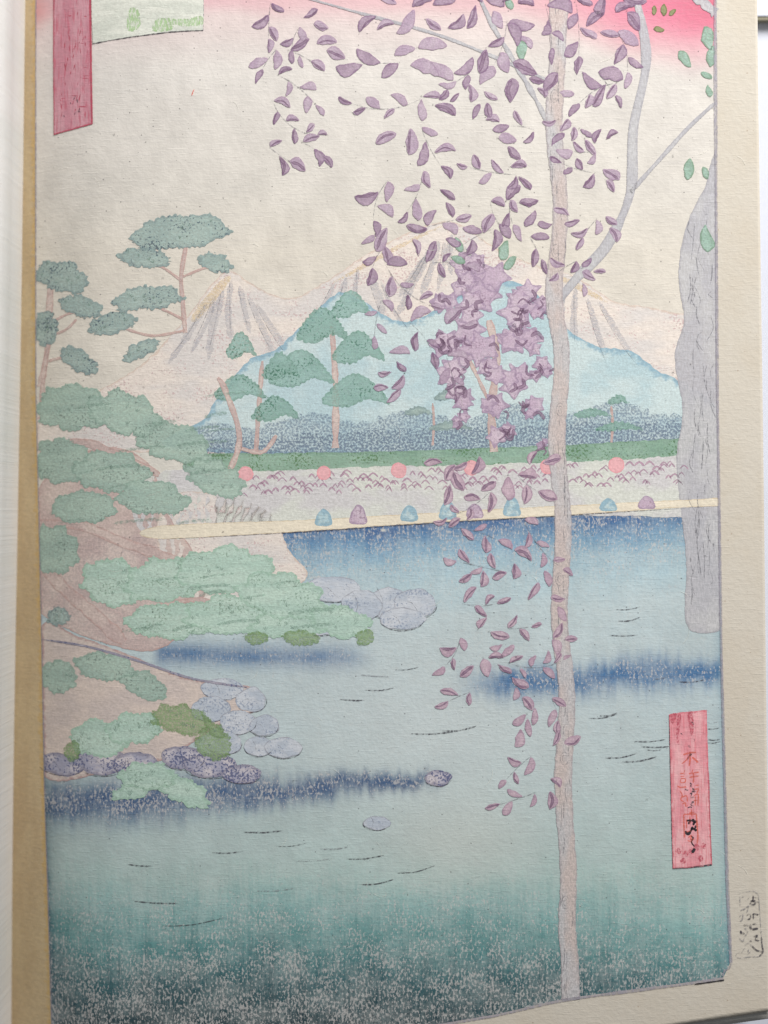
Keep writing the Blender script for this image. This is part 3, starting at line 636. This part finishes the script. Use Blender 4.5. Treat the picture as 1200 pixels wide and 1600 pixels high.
# ---- mauve blossoming tree on the far shore
stroke('blossom_tree_trunk', [(772, 706), (768, 640), (776, 560), (764, 500)], 12, I['bark'], 20, page, taper=(1, .6), rnd=rnd)
stroke('blossom_tree_trunk', [(770, 640), (742, 580), (722, 540)], 6, I['bark'], 20, page, taper=(1, .6), rnd=rnd)
bl = [(742, 408, 30), (720, 436, 30), (770, 440, 34), (812, 452, 32), (700, 476, 32), (744, 482, 38), (796, 494, 38), (838, 480, 22), (694, 522, 34), (738, 534, 38), (786, 546, 36), (826, 540, 30), (716, 572, 30), (758, 588, 34), (806, 590, 30), (844, 578, 20), (722, 622, 26), (770, 634, 30), (838, 636, 22), (786, 676, 26), (716, 656, 16), (846, 690, 14)]
bl = [(x + rnd.uniform(-.55, .55) * r_, y + rnd.uniform(-.55, .55) * r_, r_ * rnd.uniform(.42, .72)) for x, y, r_ in bl for _ in range(3)]
for k, (x, y, r_) in enumerate(bl):
    n = 10; a0 = rnd.random() * 6
    pts = [(x + r_ * (.72 + .42 * (q % 2) + rnd.uniform(-.12, .12)) * math.cos(a0 + 2 * math.pi * q / n), y + r_ * (.68 + .42 * (q % 2) + rnd.uniform(-.12, .12)) * math.sin(a0 + 2 * math.pi * q / n)) for q in range(n)]
    P_('blossom_clump', pts, 'blossom', 21 + k % 6, rag_=1.0, label='clump of the mauve blossoming tree' if k == 0 else None)
for k in range(70):
    x, y, r_ = rnd.choice(bl); x += rnd.uniform(-.6, .6) * r_; y += rnd.uniform(-.6, .6) * r_; a = rnd.random() * 6; L = rnd.uniform(7, 13)
    stroke('blossom_mark', [(x, y), (x + L * math.cos(a), y + L * math.sin(a)), (x + 1.7 * L * math.cos(a + .8), y + 1.7 * L * math.sin(a + .8))], rnd.uniform(2.5, 6.5), I['blossom_mark'], 28, page, rnd=rnd, step=3)

# ---- loose mauve leaves drifting over the whole middle
nleaf = 0
placed = []
def leaf(x, y, L, W, ang, bend, mat, lv, name='leaf'):
    t = np.linspace(0, math.pi, 9); sk = rnd.uniform(-.5, .5); e1 = rnd.uniform(1.2, 1.9); up = [(-math.cos(a) * L / 2, -W * 0.68 * math.sin(a + sk * math.sin(a)) ** e1) for a in t]; dn = [(math.cos(a) * L / 2, W * rnd.uniform(.22, .4) * math.sin(a) ** 1.5) for a in t[1:-1]]
    pts = []
    for u, v in up + dn:
        v2 = v + bend * (1 - (2 * u / L) ** 2); pts.append((x + u * math.cos(ang) - v2 * math.sin(ang), y + u * math.sin(ang) + v2 * math.cos(ang)))
    P = clampb(ragged(straight(pts, 3.0), 0.4, rnd))
    return patch(name, P, I[mat], lv, page, sp=7, ring=(2.2, 4.5))
zones = [ # x0,x1,y0,y1,count,size,mat
 (420, 505, -10, 240, 26, 30, 'mauve'), (550, 660, -10, 100, 20, 44, 'mauve'), (560, 700, 90, 360, 24, 36, 'mauve'), (690, 800, -10, 120, 16, 38, 'mauve_deep'), (710, 840, 110, 400, 32, 31, 'mauve_deep'),
 (850, 970, -10, 150, 26, 36, 'mauve_deep'), (880, 945, 140, 430, 24, 28, 'mauve'), (590, 720, 340, 620, 26, 31, 'mauve'), (700, 870, 700, 900, 30, 32, 'mauve_low'), (705, 870, 880, 1090, 30, 28, 'mauve_low'), (790, 872, 1080, 1265, 15, 29, 'mauve_low')]
for z in zones:
    tries = 0; got = 0
    while got < z[4] * 1.25 and tries < 700:
        tries += 1
        x = rnd.uniform(z[0], z[1]); y = rnd.uniform(z[2], z[3]); n = rnd.choice([1, 2, 3, 4, 5]); dr = rnd.uniform(-.4, math.pi + .4); cv = rnd.uniform(-.25, .25)
        pts = [(x, y)]; d_ = dr
        for q in range(n):
            pts.append((pts[-1][0] + z[5] * .62 * math.cos(d_), pts[-1][1] + z[5] * .62 * math.sin(d_))); d_ += cv
        if any(not (z[0] - 12 < a < z[1] + 12 and b < z[3] + 12) for a, b in pts): continue
        cs = []
        for q in range(n + 1):
            sd = (1 if q % 2 else -1) if q < n else 0
            an = dr + cv * q + sd * rnd.uniform(.5, 1.15); L = z[5] * rnd.uniform(.72, 1.2) * (1 - .06 * q)
            cs.append((pts[q][0] + L * .55 * math.cos(an), pts[q][1] + L * .55 * math.sin(an), an, L))
        if any(math.hypot(a - c_[0], b - c_[1]) < 0.54 * z[5] for a, b in placed for c_ in cs): continue
        if n > 1: stroke('twig', pts, 1.5, I['fine'], 32, page, rnd=rnd, step=4)
        for q, (cx, cy, an, L) in enumerate(cs):
            placed.append((cx, cy)); got += 1
            mt = z[6] if rnd.random() < .7 else {'mauve': 'mauve_deep', 'mauve_deep': 'mauve', 'mauve_low': 'mauve_low'}[z[6]]
            W = L * rnd.uniform(.36, .60); bd_ = rnd.uniform(-.16, .16) * L
            leaf(cx, cy, L, W, an, bd_, mt, 33 + got % 5)
            if rnd.random() < .6:
                ex, ey = math.cos(an), math.sin(an); nx_, ny_ = -ey, ex; sg = rnd.choice([-1, 1])
                stroke('leaf_fold', [(cx - ex * L * .42, cy - ey * L * .42), (cx + nx_ * (bd_ + sg * W * .1), cy + ny_ * (bd_ + sg * W * .1)), (cx + ex * L * .44, cy + ey * L * .44)], W * rnd.uniform(.16, .34), I['blossom_mark'], 39, page, taper=(.05, .05), rnd=rnd, step=3)
            if rnd.random() < .3:
                px_, py_ = pts[q]; P_('ink_speck', [(px_ + 1.9 * math.cos(a), py_ + 1.7 * math.sin(a)) for a in (0, 1.3, 2.5, 3.8, 5.1)], 'dot', 40, rag_=0.1, step=1.5)
for x, y, a, s_, mt in [(815, 80, 1.5, 34, 'leafg'), (1070, 92, 0.9, 32, 'leafg'), (1106, 60, 1.3, 40, 'leafg'), (1112, 88, 1.7, 34, 'leafg'), (1104, 118, .4, 20, 'leafg'), (1108, 142, 1.4, 20, 'leafg'), (1022, 16, 1.6, 16, 'olive'), (1037, 15, 1.6, 20, 'olive'), (1051, 19, 2.5, 15, 'olive'), (1030, 46, .05, 18, 'olive'), (1076, 264, 1.7, 34, 'leafg'), (1104, 372, 1.5, 44, 'leafg'), (716, 382, 1.2, 26, 'leafg'), (788, 390, 1.9, 34, 'leafg'), (797, 410, 2.4, 28, 'leafg'), (716, 406, .4, 24, 'leafg'), (1102, 270, 1.2, 22, 'leafg'), (795, 4, 1.2, 24, 'leafg')]:
    leaf(x, y, s_, s_ * .52, a, s_ * .08, mt, 34, 'green_leaf')

# ---- ripples, stray ink
rp = [(560, 1382, 55, -8), (620, 1364, 60, -12), (640, 1146, 70, -3), (690, 1142, 55, -8), (615, 1046, 40, -4), (560, 1054, 50, 3), (570, 1078, 45, -3), (530, 1092, 40, 2), (430, 1322, 50, -5), (500, 1326, 45, -3), (400, 1392, 60, -4), (250, 1448, 100, -14), (330, 1332, 50, -2), (200, 1352, 40, 2), (920, 1122, 45, -7), (935, 1118, 30, -5), (990, 1158, 50, -3), (1000, 1166, 46, 0), (1010, 1171, 24, 0), (945, 1184, 50, -7), (970, 1190, 56, -8), (960, 952, 40, -4), (965, 970, 36, -6), (950, 992, 46, 0), (1100, 1128, 22, 0), (1102, 1138, 22, -1), (1105, 1155, 20, 0), (1104, 1160, 22, -2), (1020, 1060, 22, -3), (1060, 1065, 40, -3), (460, 1345, 60, -4), (540, 1342, 60, -6), (210, 1410, 70, 2), (380, 1300, 60, -2)]
for x, y, L, d in rp:
    stroke('ripple_line', [(x, y), (x + L * .5, y + d * .3 + 1.5), (x + L, y + d)], rnd.uniform(1.3, 2.4), I[rnd.choice(['line', 'line', 'fine'])], 31, page, taper=(.15, .3), rnd=rnd)
for k in range(90):
    x = rnd.uniform(70, 1110); y = rnd.uniform(200, 1250)
    if k > 34: x = rnd.uniform(70, 400); y = rnd.uniform(340, 1100)
    r_ = rnd.uniform(0.9, 2.3)
    P_('ink_speck', [(x + r_ * rnd.uniform(.7, 1.5) * math.cos(a), y + r_ * math.sin(a)) for a in (0, 1.2, 2.5, 3.8, 5.1)], 'dot', 38, rag_=0.1, step=1.5)

for k in range(46):
    x = rnd.uniform(70, 1165); y = rnd.uniform(60, 1560); a = rnd.uniform(0, 3.1); L = rnd.uniform(10, 34)
    stroke('paper_fibre', [(x, y), (x + L * .5 * math.cos(a), y + L * .5 * math.sin(a)), (x + L * math.cos(a + .3), y + L * math.sin(a + .3))], rnd.uniform(.8, 1.5), I['fibre'], 41, page, rnd=rnd)
stroke('paper_fibre', [(300, 150), (302, 144), (304, 140)], 1.8, I['orange'], 41, page, rnd=rnd, step=2)
# ---- border lines
yy = np.linspace(-40, 1505, 40)
stroke('border_line', [(float(Rx(v)) - 0.5, v) for v in yy], 5.0, I['border'], 39, page, taper=(1, 1), rnd=rnd, step=9)
stroke('border_line', [(float(Lx(v)) + 0.5, v) for v in np.linspace(-40, 1660, 40)], 2.2, I['border'], 39, page, taper=(1, 1), rnd=rnd, step=9)
xx = np.linspace(560, 1131, 20)
stroke('border_line', [(v, float(By(v)) - 1.5) for v in xx], 5.0, I['border'], 39, page, taper=(1, 1), rnd=rnd, step=9)
stroke('border_line', [(v, float(By(v)) + 1) for v in np.linspace(1086, 1132, 5)], 2.2, I['dot'], 40, page, taper=(.6, 1), rnd=rnd)
stroke('border_line', [(1143, 1506), (1140, 1513), (1132, 1518), (1130, 1526)], 3.0, I['border'], 40, page, taper=(1, 1), rnd=rnd, step=3)

I['glue'] = ink('tan_hinge_strip', (196, 172, 130), (196, 160, 92), 7, 0.97, 0.06, (6, 6), rgb2=(186, 160, 118), vary=(60, 200), rag=0.3)
ya = np.linspace(-130, 1690, 70)
patch('hinge_strip', np.array([(float(Lx(v)) - 0.6, v) for v in ya] + [(-18 + 0 * v, v) for v in ya[::-1]]), I['glue'], 6, page, sp=8, label='tan yellowed strip along the gutter')
# ---- cartouches
P_('title_strip', [(84, -40), (145, -40), (146, 60), (148, 190), (85, 202), (84, 80)], 'red', 40, st=True, rag_=0.3, sp=8, label='crimson title strip at the top left of the picture')
stroke('strip_edge', [(143.5, -40), (144.5, 60), (146.5, 188)], 3.6, I['red_line'], 41, page, taper=(1, 1), rnd=rnd)
stroke('strip_edge', [(85, 201), (116, 196), (148, 189.5)], 1.8, I['red_line'], 41, page, taper=(1, 1), rnd=rnd)
stroke('strip_edge', [(85.2, -30), (85, 90), (85.5, 200)], 1.2, I['red_line'], 41, page, taper=(1, 1), rnd=rnd)
# pale traces of brush writing on the title strip, as far as they can be read
for k in range(40):
    x = rnd.uniform(96, 138); y = rnd.uniform(8, 180); a = rnd.choice([1.57, 1.4, 0.1, 1.8]); L = rnd.uniform(4, 13)
    stroke('writing_trace', [(x, y), (x + L * math.cos(a), y + L * math.sin(a))], rnd.uniform(1.2, 2.6), I['red_line'], 41, page, rnd=rnd, step=3)
for x, y, L, a in [(117, 150, 9, -1.0), (123, 148, 7, 1.5), (112, 152, 5, 1.3), (128, 162, 9, 1.9), (124, 168, 6, .4), (118, 174, 7, -1), (101, 172, 4, 1)]:
    stroke('writing_trace', [(x, y), (x + L * math.cos(a), y + L * math.sin(a))], 1.9, I['line'], 42, page, rnd=rnd, step=2)
P_('picture_panel', [(145, -40), (318, -40), (319, 20), (318, 48), (270, 50), (210, 56), (148, 64), (146, 20)], 'panel', 40, st=True, rag_=0.2, sp=10, label='small pale brushed panel beside the title strip')
P_('brushed_patch', [(240, 48), (246, 30), (262, 28), (290, 30), (316, 26), (316, 40), (288, 42), (274, 40), (268, 48)], 'grass', 41, rag_=1)
P_('brushed_patch', [(200, 44), (204, 14), (216, 12), (222, 36), (214, 46)], 'grass', 41, rag_=1)
stroke('panel_line', [(147, 64), (210, 56), (270, 50), (318, 48)], 1.8, I['line'], 42, page, taper=(1, 1), rnd=rnd)
stroke('panel_line', [(318, -30), (318.6, 10), (318, 48)], 1.6, I['fine'], 42, page, taper=(1, 1), rnd=rnd)
def bundle(ox, oy, f, lst, lv):
    for mt, wd, pts in lst:
        wd = wd * 1.25 + 0.25
        stroke('brush_stroke', [(ox + a / f, oy + b / f) for a, b in pts], wd, I[mt], lv, page, taper=(.5, .4), rnd=rnd, step=1.5)
P_('signature_strip', [(1045, 1116), (1062, 1113), (1104, 1109), (1107, 1200), (1110, 1290), (1113, 1352), (1080, 1356), (1051, 1357), (1048, 1240)], 'red_low', 40, st=True, rag_=0.3, sp=7, label='rose red signature strip near the right border')
stroke('strip_edge', [(1107.4, 1205), (1108.6, 1260), (1112, 1350)], 1.8, I['red_line'], 41, page, rnd=rnd)
stroke('strip_edge', [(1051, 1357), (1080, 1355), (1112, 1351)], 2.6, I['line'], 41, page, taper=(.4, 1.4), rnd=rnd)
stroke('strip_edge', [(1045.5, 1117), (1048, 1240), (1051, 1356)], 1.3, I['line'], 41, page, rnd=rnd)
P_('pigment_stain', [(1046, 1116), (1062, 1114), (1064, 1126), (1060, 1150), (1062, 1164), (1056, 1158), (1056, 1124), (1050, 1132)], 'soft_red', 41, rag_=.6)
P_('pigment_stain', [(1074, 1112), (1082, 1112), (1084, 1140), (1080, 1150), (1076, 1136)], 'soft_red', 41, rag_=.6)
for x, y in [(1067, 1346), (1072, 1334), (1094, 1342), (1088, 1324), (1060, 1330), (1099, 1322), (1080, 1330)]:
    P_('pigment_stain', [(x - 5, y), (x, y - 6), (x + 5, y - 1), (x + 2, y + 5)], 'soft_red', 41, rag_=.4, step=2)
bundle(1020, 1090, 5.715, [
 ('orange', 2.0, [(270, 510), (330, 492), (385, 488)]), ('orange', 2.0, [(330, 480), (332, 550), (322, 612)]), ('orange', 1.6, [(325, 520), (295, 560), (258, 590)]), ('orange', 2.2, [(350, 530), (385, 560), (405, 580)]),
 ('line', 2.2, [(312, 425), (330, 440), (340, 446)]), ('line', 2.6, [(345, 495), (325, 525), (310, 550)]), ('line', 1.3, [(345, 215), (365, 235), (350, 240)]), ('line', 1.3, [(365, 370), (375, 380), (365, 390)]), ('line', 1.3, [(245, 315), (265, 330)]),
 ('orange', 1.5, [(285, 645), (275, 672)]), ('orange', 1.5, [(240, 680), (262, 676), (285, 684)]), ('orange', 1.4, [(245, 705), (285, 700)]), ('orange', 1.4, [(248, 725), (285, 722), (288, 752), (250, 758), (248, 725)]),
 ('orange', 1.6, [(360, 640), (345, 668)]), ('orange', 1.7, [(320, 680), (365, 672), (412, 664)]), ('orange', 1.7, [(325, 712), (370, 704), (410, 698)]), ('orange', 1.7, [(362, 672), (364, 720), (360, 762)]),
 ('line', 2.0, [(330, 760), (345, 772), (338, 790), (352, 800)]), ('line', 2.2, [(285, 815), (305, 828), (318, 822)]), ('line', 2.4, [(350, 810), (370, 826), (350, 840), (384, 836)]), ('line', 1.8, [(330, 860), (350, 850), (336, 884)]), ('line', 1.8, [(335, 895), (372, 885)]), ('line', 1.8, [(340, 935), (365, 930), (340, 955), (368, 970)]), ('line', 1.6, [(310, 985), (335, 975), (350, 985)]),
 ('orange', 1.6, [(220, 785), (240, 800), (300, 796)]), ('orange', 1.5, [(240, 830), (262, 870), (250, 910), (280, 930)]), ('orange', 1.5, [(262, 890), (300, 876), (308, 930)]), ('orange', 1.6, [(262, 950), (290, 940), (292, 970), (310, 960)]),
 ('orange', 1.7, [(378, 785), (410, 780)]), ('orange', 1.7, [(372, 820), (408, 815), (392, 850)]), ('orange', 1.7, [(362, 880), (404, 862), (402, 960), (408, 970)]), ('orange', 1.6, [(380, 880), (378, 966)]), ('orange', 1.5, [(360, 920), (400, 916)]),
 ('orange', 1.7, [(325, 1030), (372, 1022)]), ('orange', 1.6, [(346, 1000), (348, 1060)]),
 ('orange', 1.9, [(275, 1042), (330, 1040), (388, 1038)]), ('orange', 1.9, [(275, 1042), (278, 1150), (282, 1250)]), ('orange', 2.1, [(388, 1038), (396, 1150), (402, 1240), (394, 1310)]), ('orange', 1.5, [(300, 1085), (302, 1170)]), ('orange', 1.5, [(330, 1060), (332, 1130)]), ('orange', 1.5, [(290, 1200), (350, 1190)]), ('orange', 2.2, [(318, 1250), (345, 1230), (340, 1270), (370, 1262)]), ('orange', 1.8, [(310, 1275), (350, 1290)]),
 ('dot', 2.6, [(300, 1100), (335, 1096), (315, 1130)]), ('dot', 3.6, [(350, 1085), (372, 1108), (396, 1105)]), ('dot', 3.2, [(372, 1105), (360, 1140)]), ('dot', 3.0, [(340, 1175), (360, 1168), (392, 1190)]), ('dot', 3.0, [(290, 1190), (312, 1220), (345, 1180), (352, 1150)]), ('dot', 3.2, [(385, 1140), (376, 1170)]), ('dot', 1.8, [(340, 1240), (360, 1250), (345, 1290), (372, 1330)]), ('dot', 3.8, [(372, 1345), (362, 1370), (345, 1382)]),
], 43)
# ---- printed date seal in the margin
bundle(1080, 1360, 6.667, [
 ('fine', 1.3, [(480, 250), (540, 230), (640, 216), (690, 240), (705, 290), (715, 420), (728, 600), (740, 760), (752, 850), (715, 896), (600, 905), (500, 915), (470, 880), (520, 850)]),
 ('line', 1.9, [(735, 700), (742, 780), (752, 850), (712, 895)]),
 ('fine', 1.3, [(500, 280), (520, 278), (550, 275)]), ('fine', 1.3, [(508, 280), (512, 368)]),
 ('line', 1.8, [(645, 262), (646, 300), (610, 350)]), ('line', 2.4, [(618, 320), (660, 318), (668, 350), (625, 356), (618, 330)]), ('line', 1.9, [(640, 320), (702, 332)]), ('line', 1.4, [(590, 300), (606, 285)]), ('line', 1.4, [(660, 275), (684, 290)]),
 ('line', 1.7, [(580, 470), (615, 458), (620, 500), (585, 510)]), ('line', 2.0, [(640, 455), (656, 452), (705, 462)]), ('line', 1.7, [(650, 452), (652, 510)]),
 ('line', 2.6, [(545, 575), (575, 570), (600, 578)]), ('line', 2.6, [(625, 555), (618, 590), (640, 612), (700, 606)]), ('line', 1.7, [(640, 560), (690, 560)]),
 ('line', 2.4, [(518, 625), (525, 652), (560, 660)]), ('fine', 2.0, [(560, 600), (590, 640), (560, 690)]), ('line', 1.8, [(650, 690), (690, 680), (670, 720), (715, 735)]), ('fine', 1.8, [(690, 660), (700, 710)]), ('line', 2.0, [(610, 735), (636, 742)]),
 ('fine', 1.8, [(510, 420), (560, 400), (600, 370), (580, 440)]), ('fine', 1.8, [(505, 480), (540, 460), (530, 520), (500, 530)]), ('fine', 1.6, [(500, 700), (540, 740), (560, 700)]), ('fine', 1.8, [(560, 780), (600, 760), (640, 790)]),
 ('line', 2.0, [(640, 790), (680, 832), (748, 850)]), ('fine', 1.6, [(600, 820), (596, 880)]), ('fine', 1.6, [(530, 860), (560, 810)]), ('fine', 1.6, [(620, 850), (590, 880)]),
], 43)
print('objects', len(bpy.data.objects))
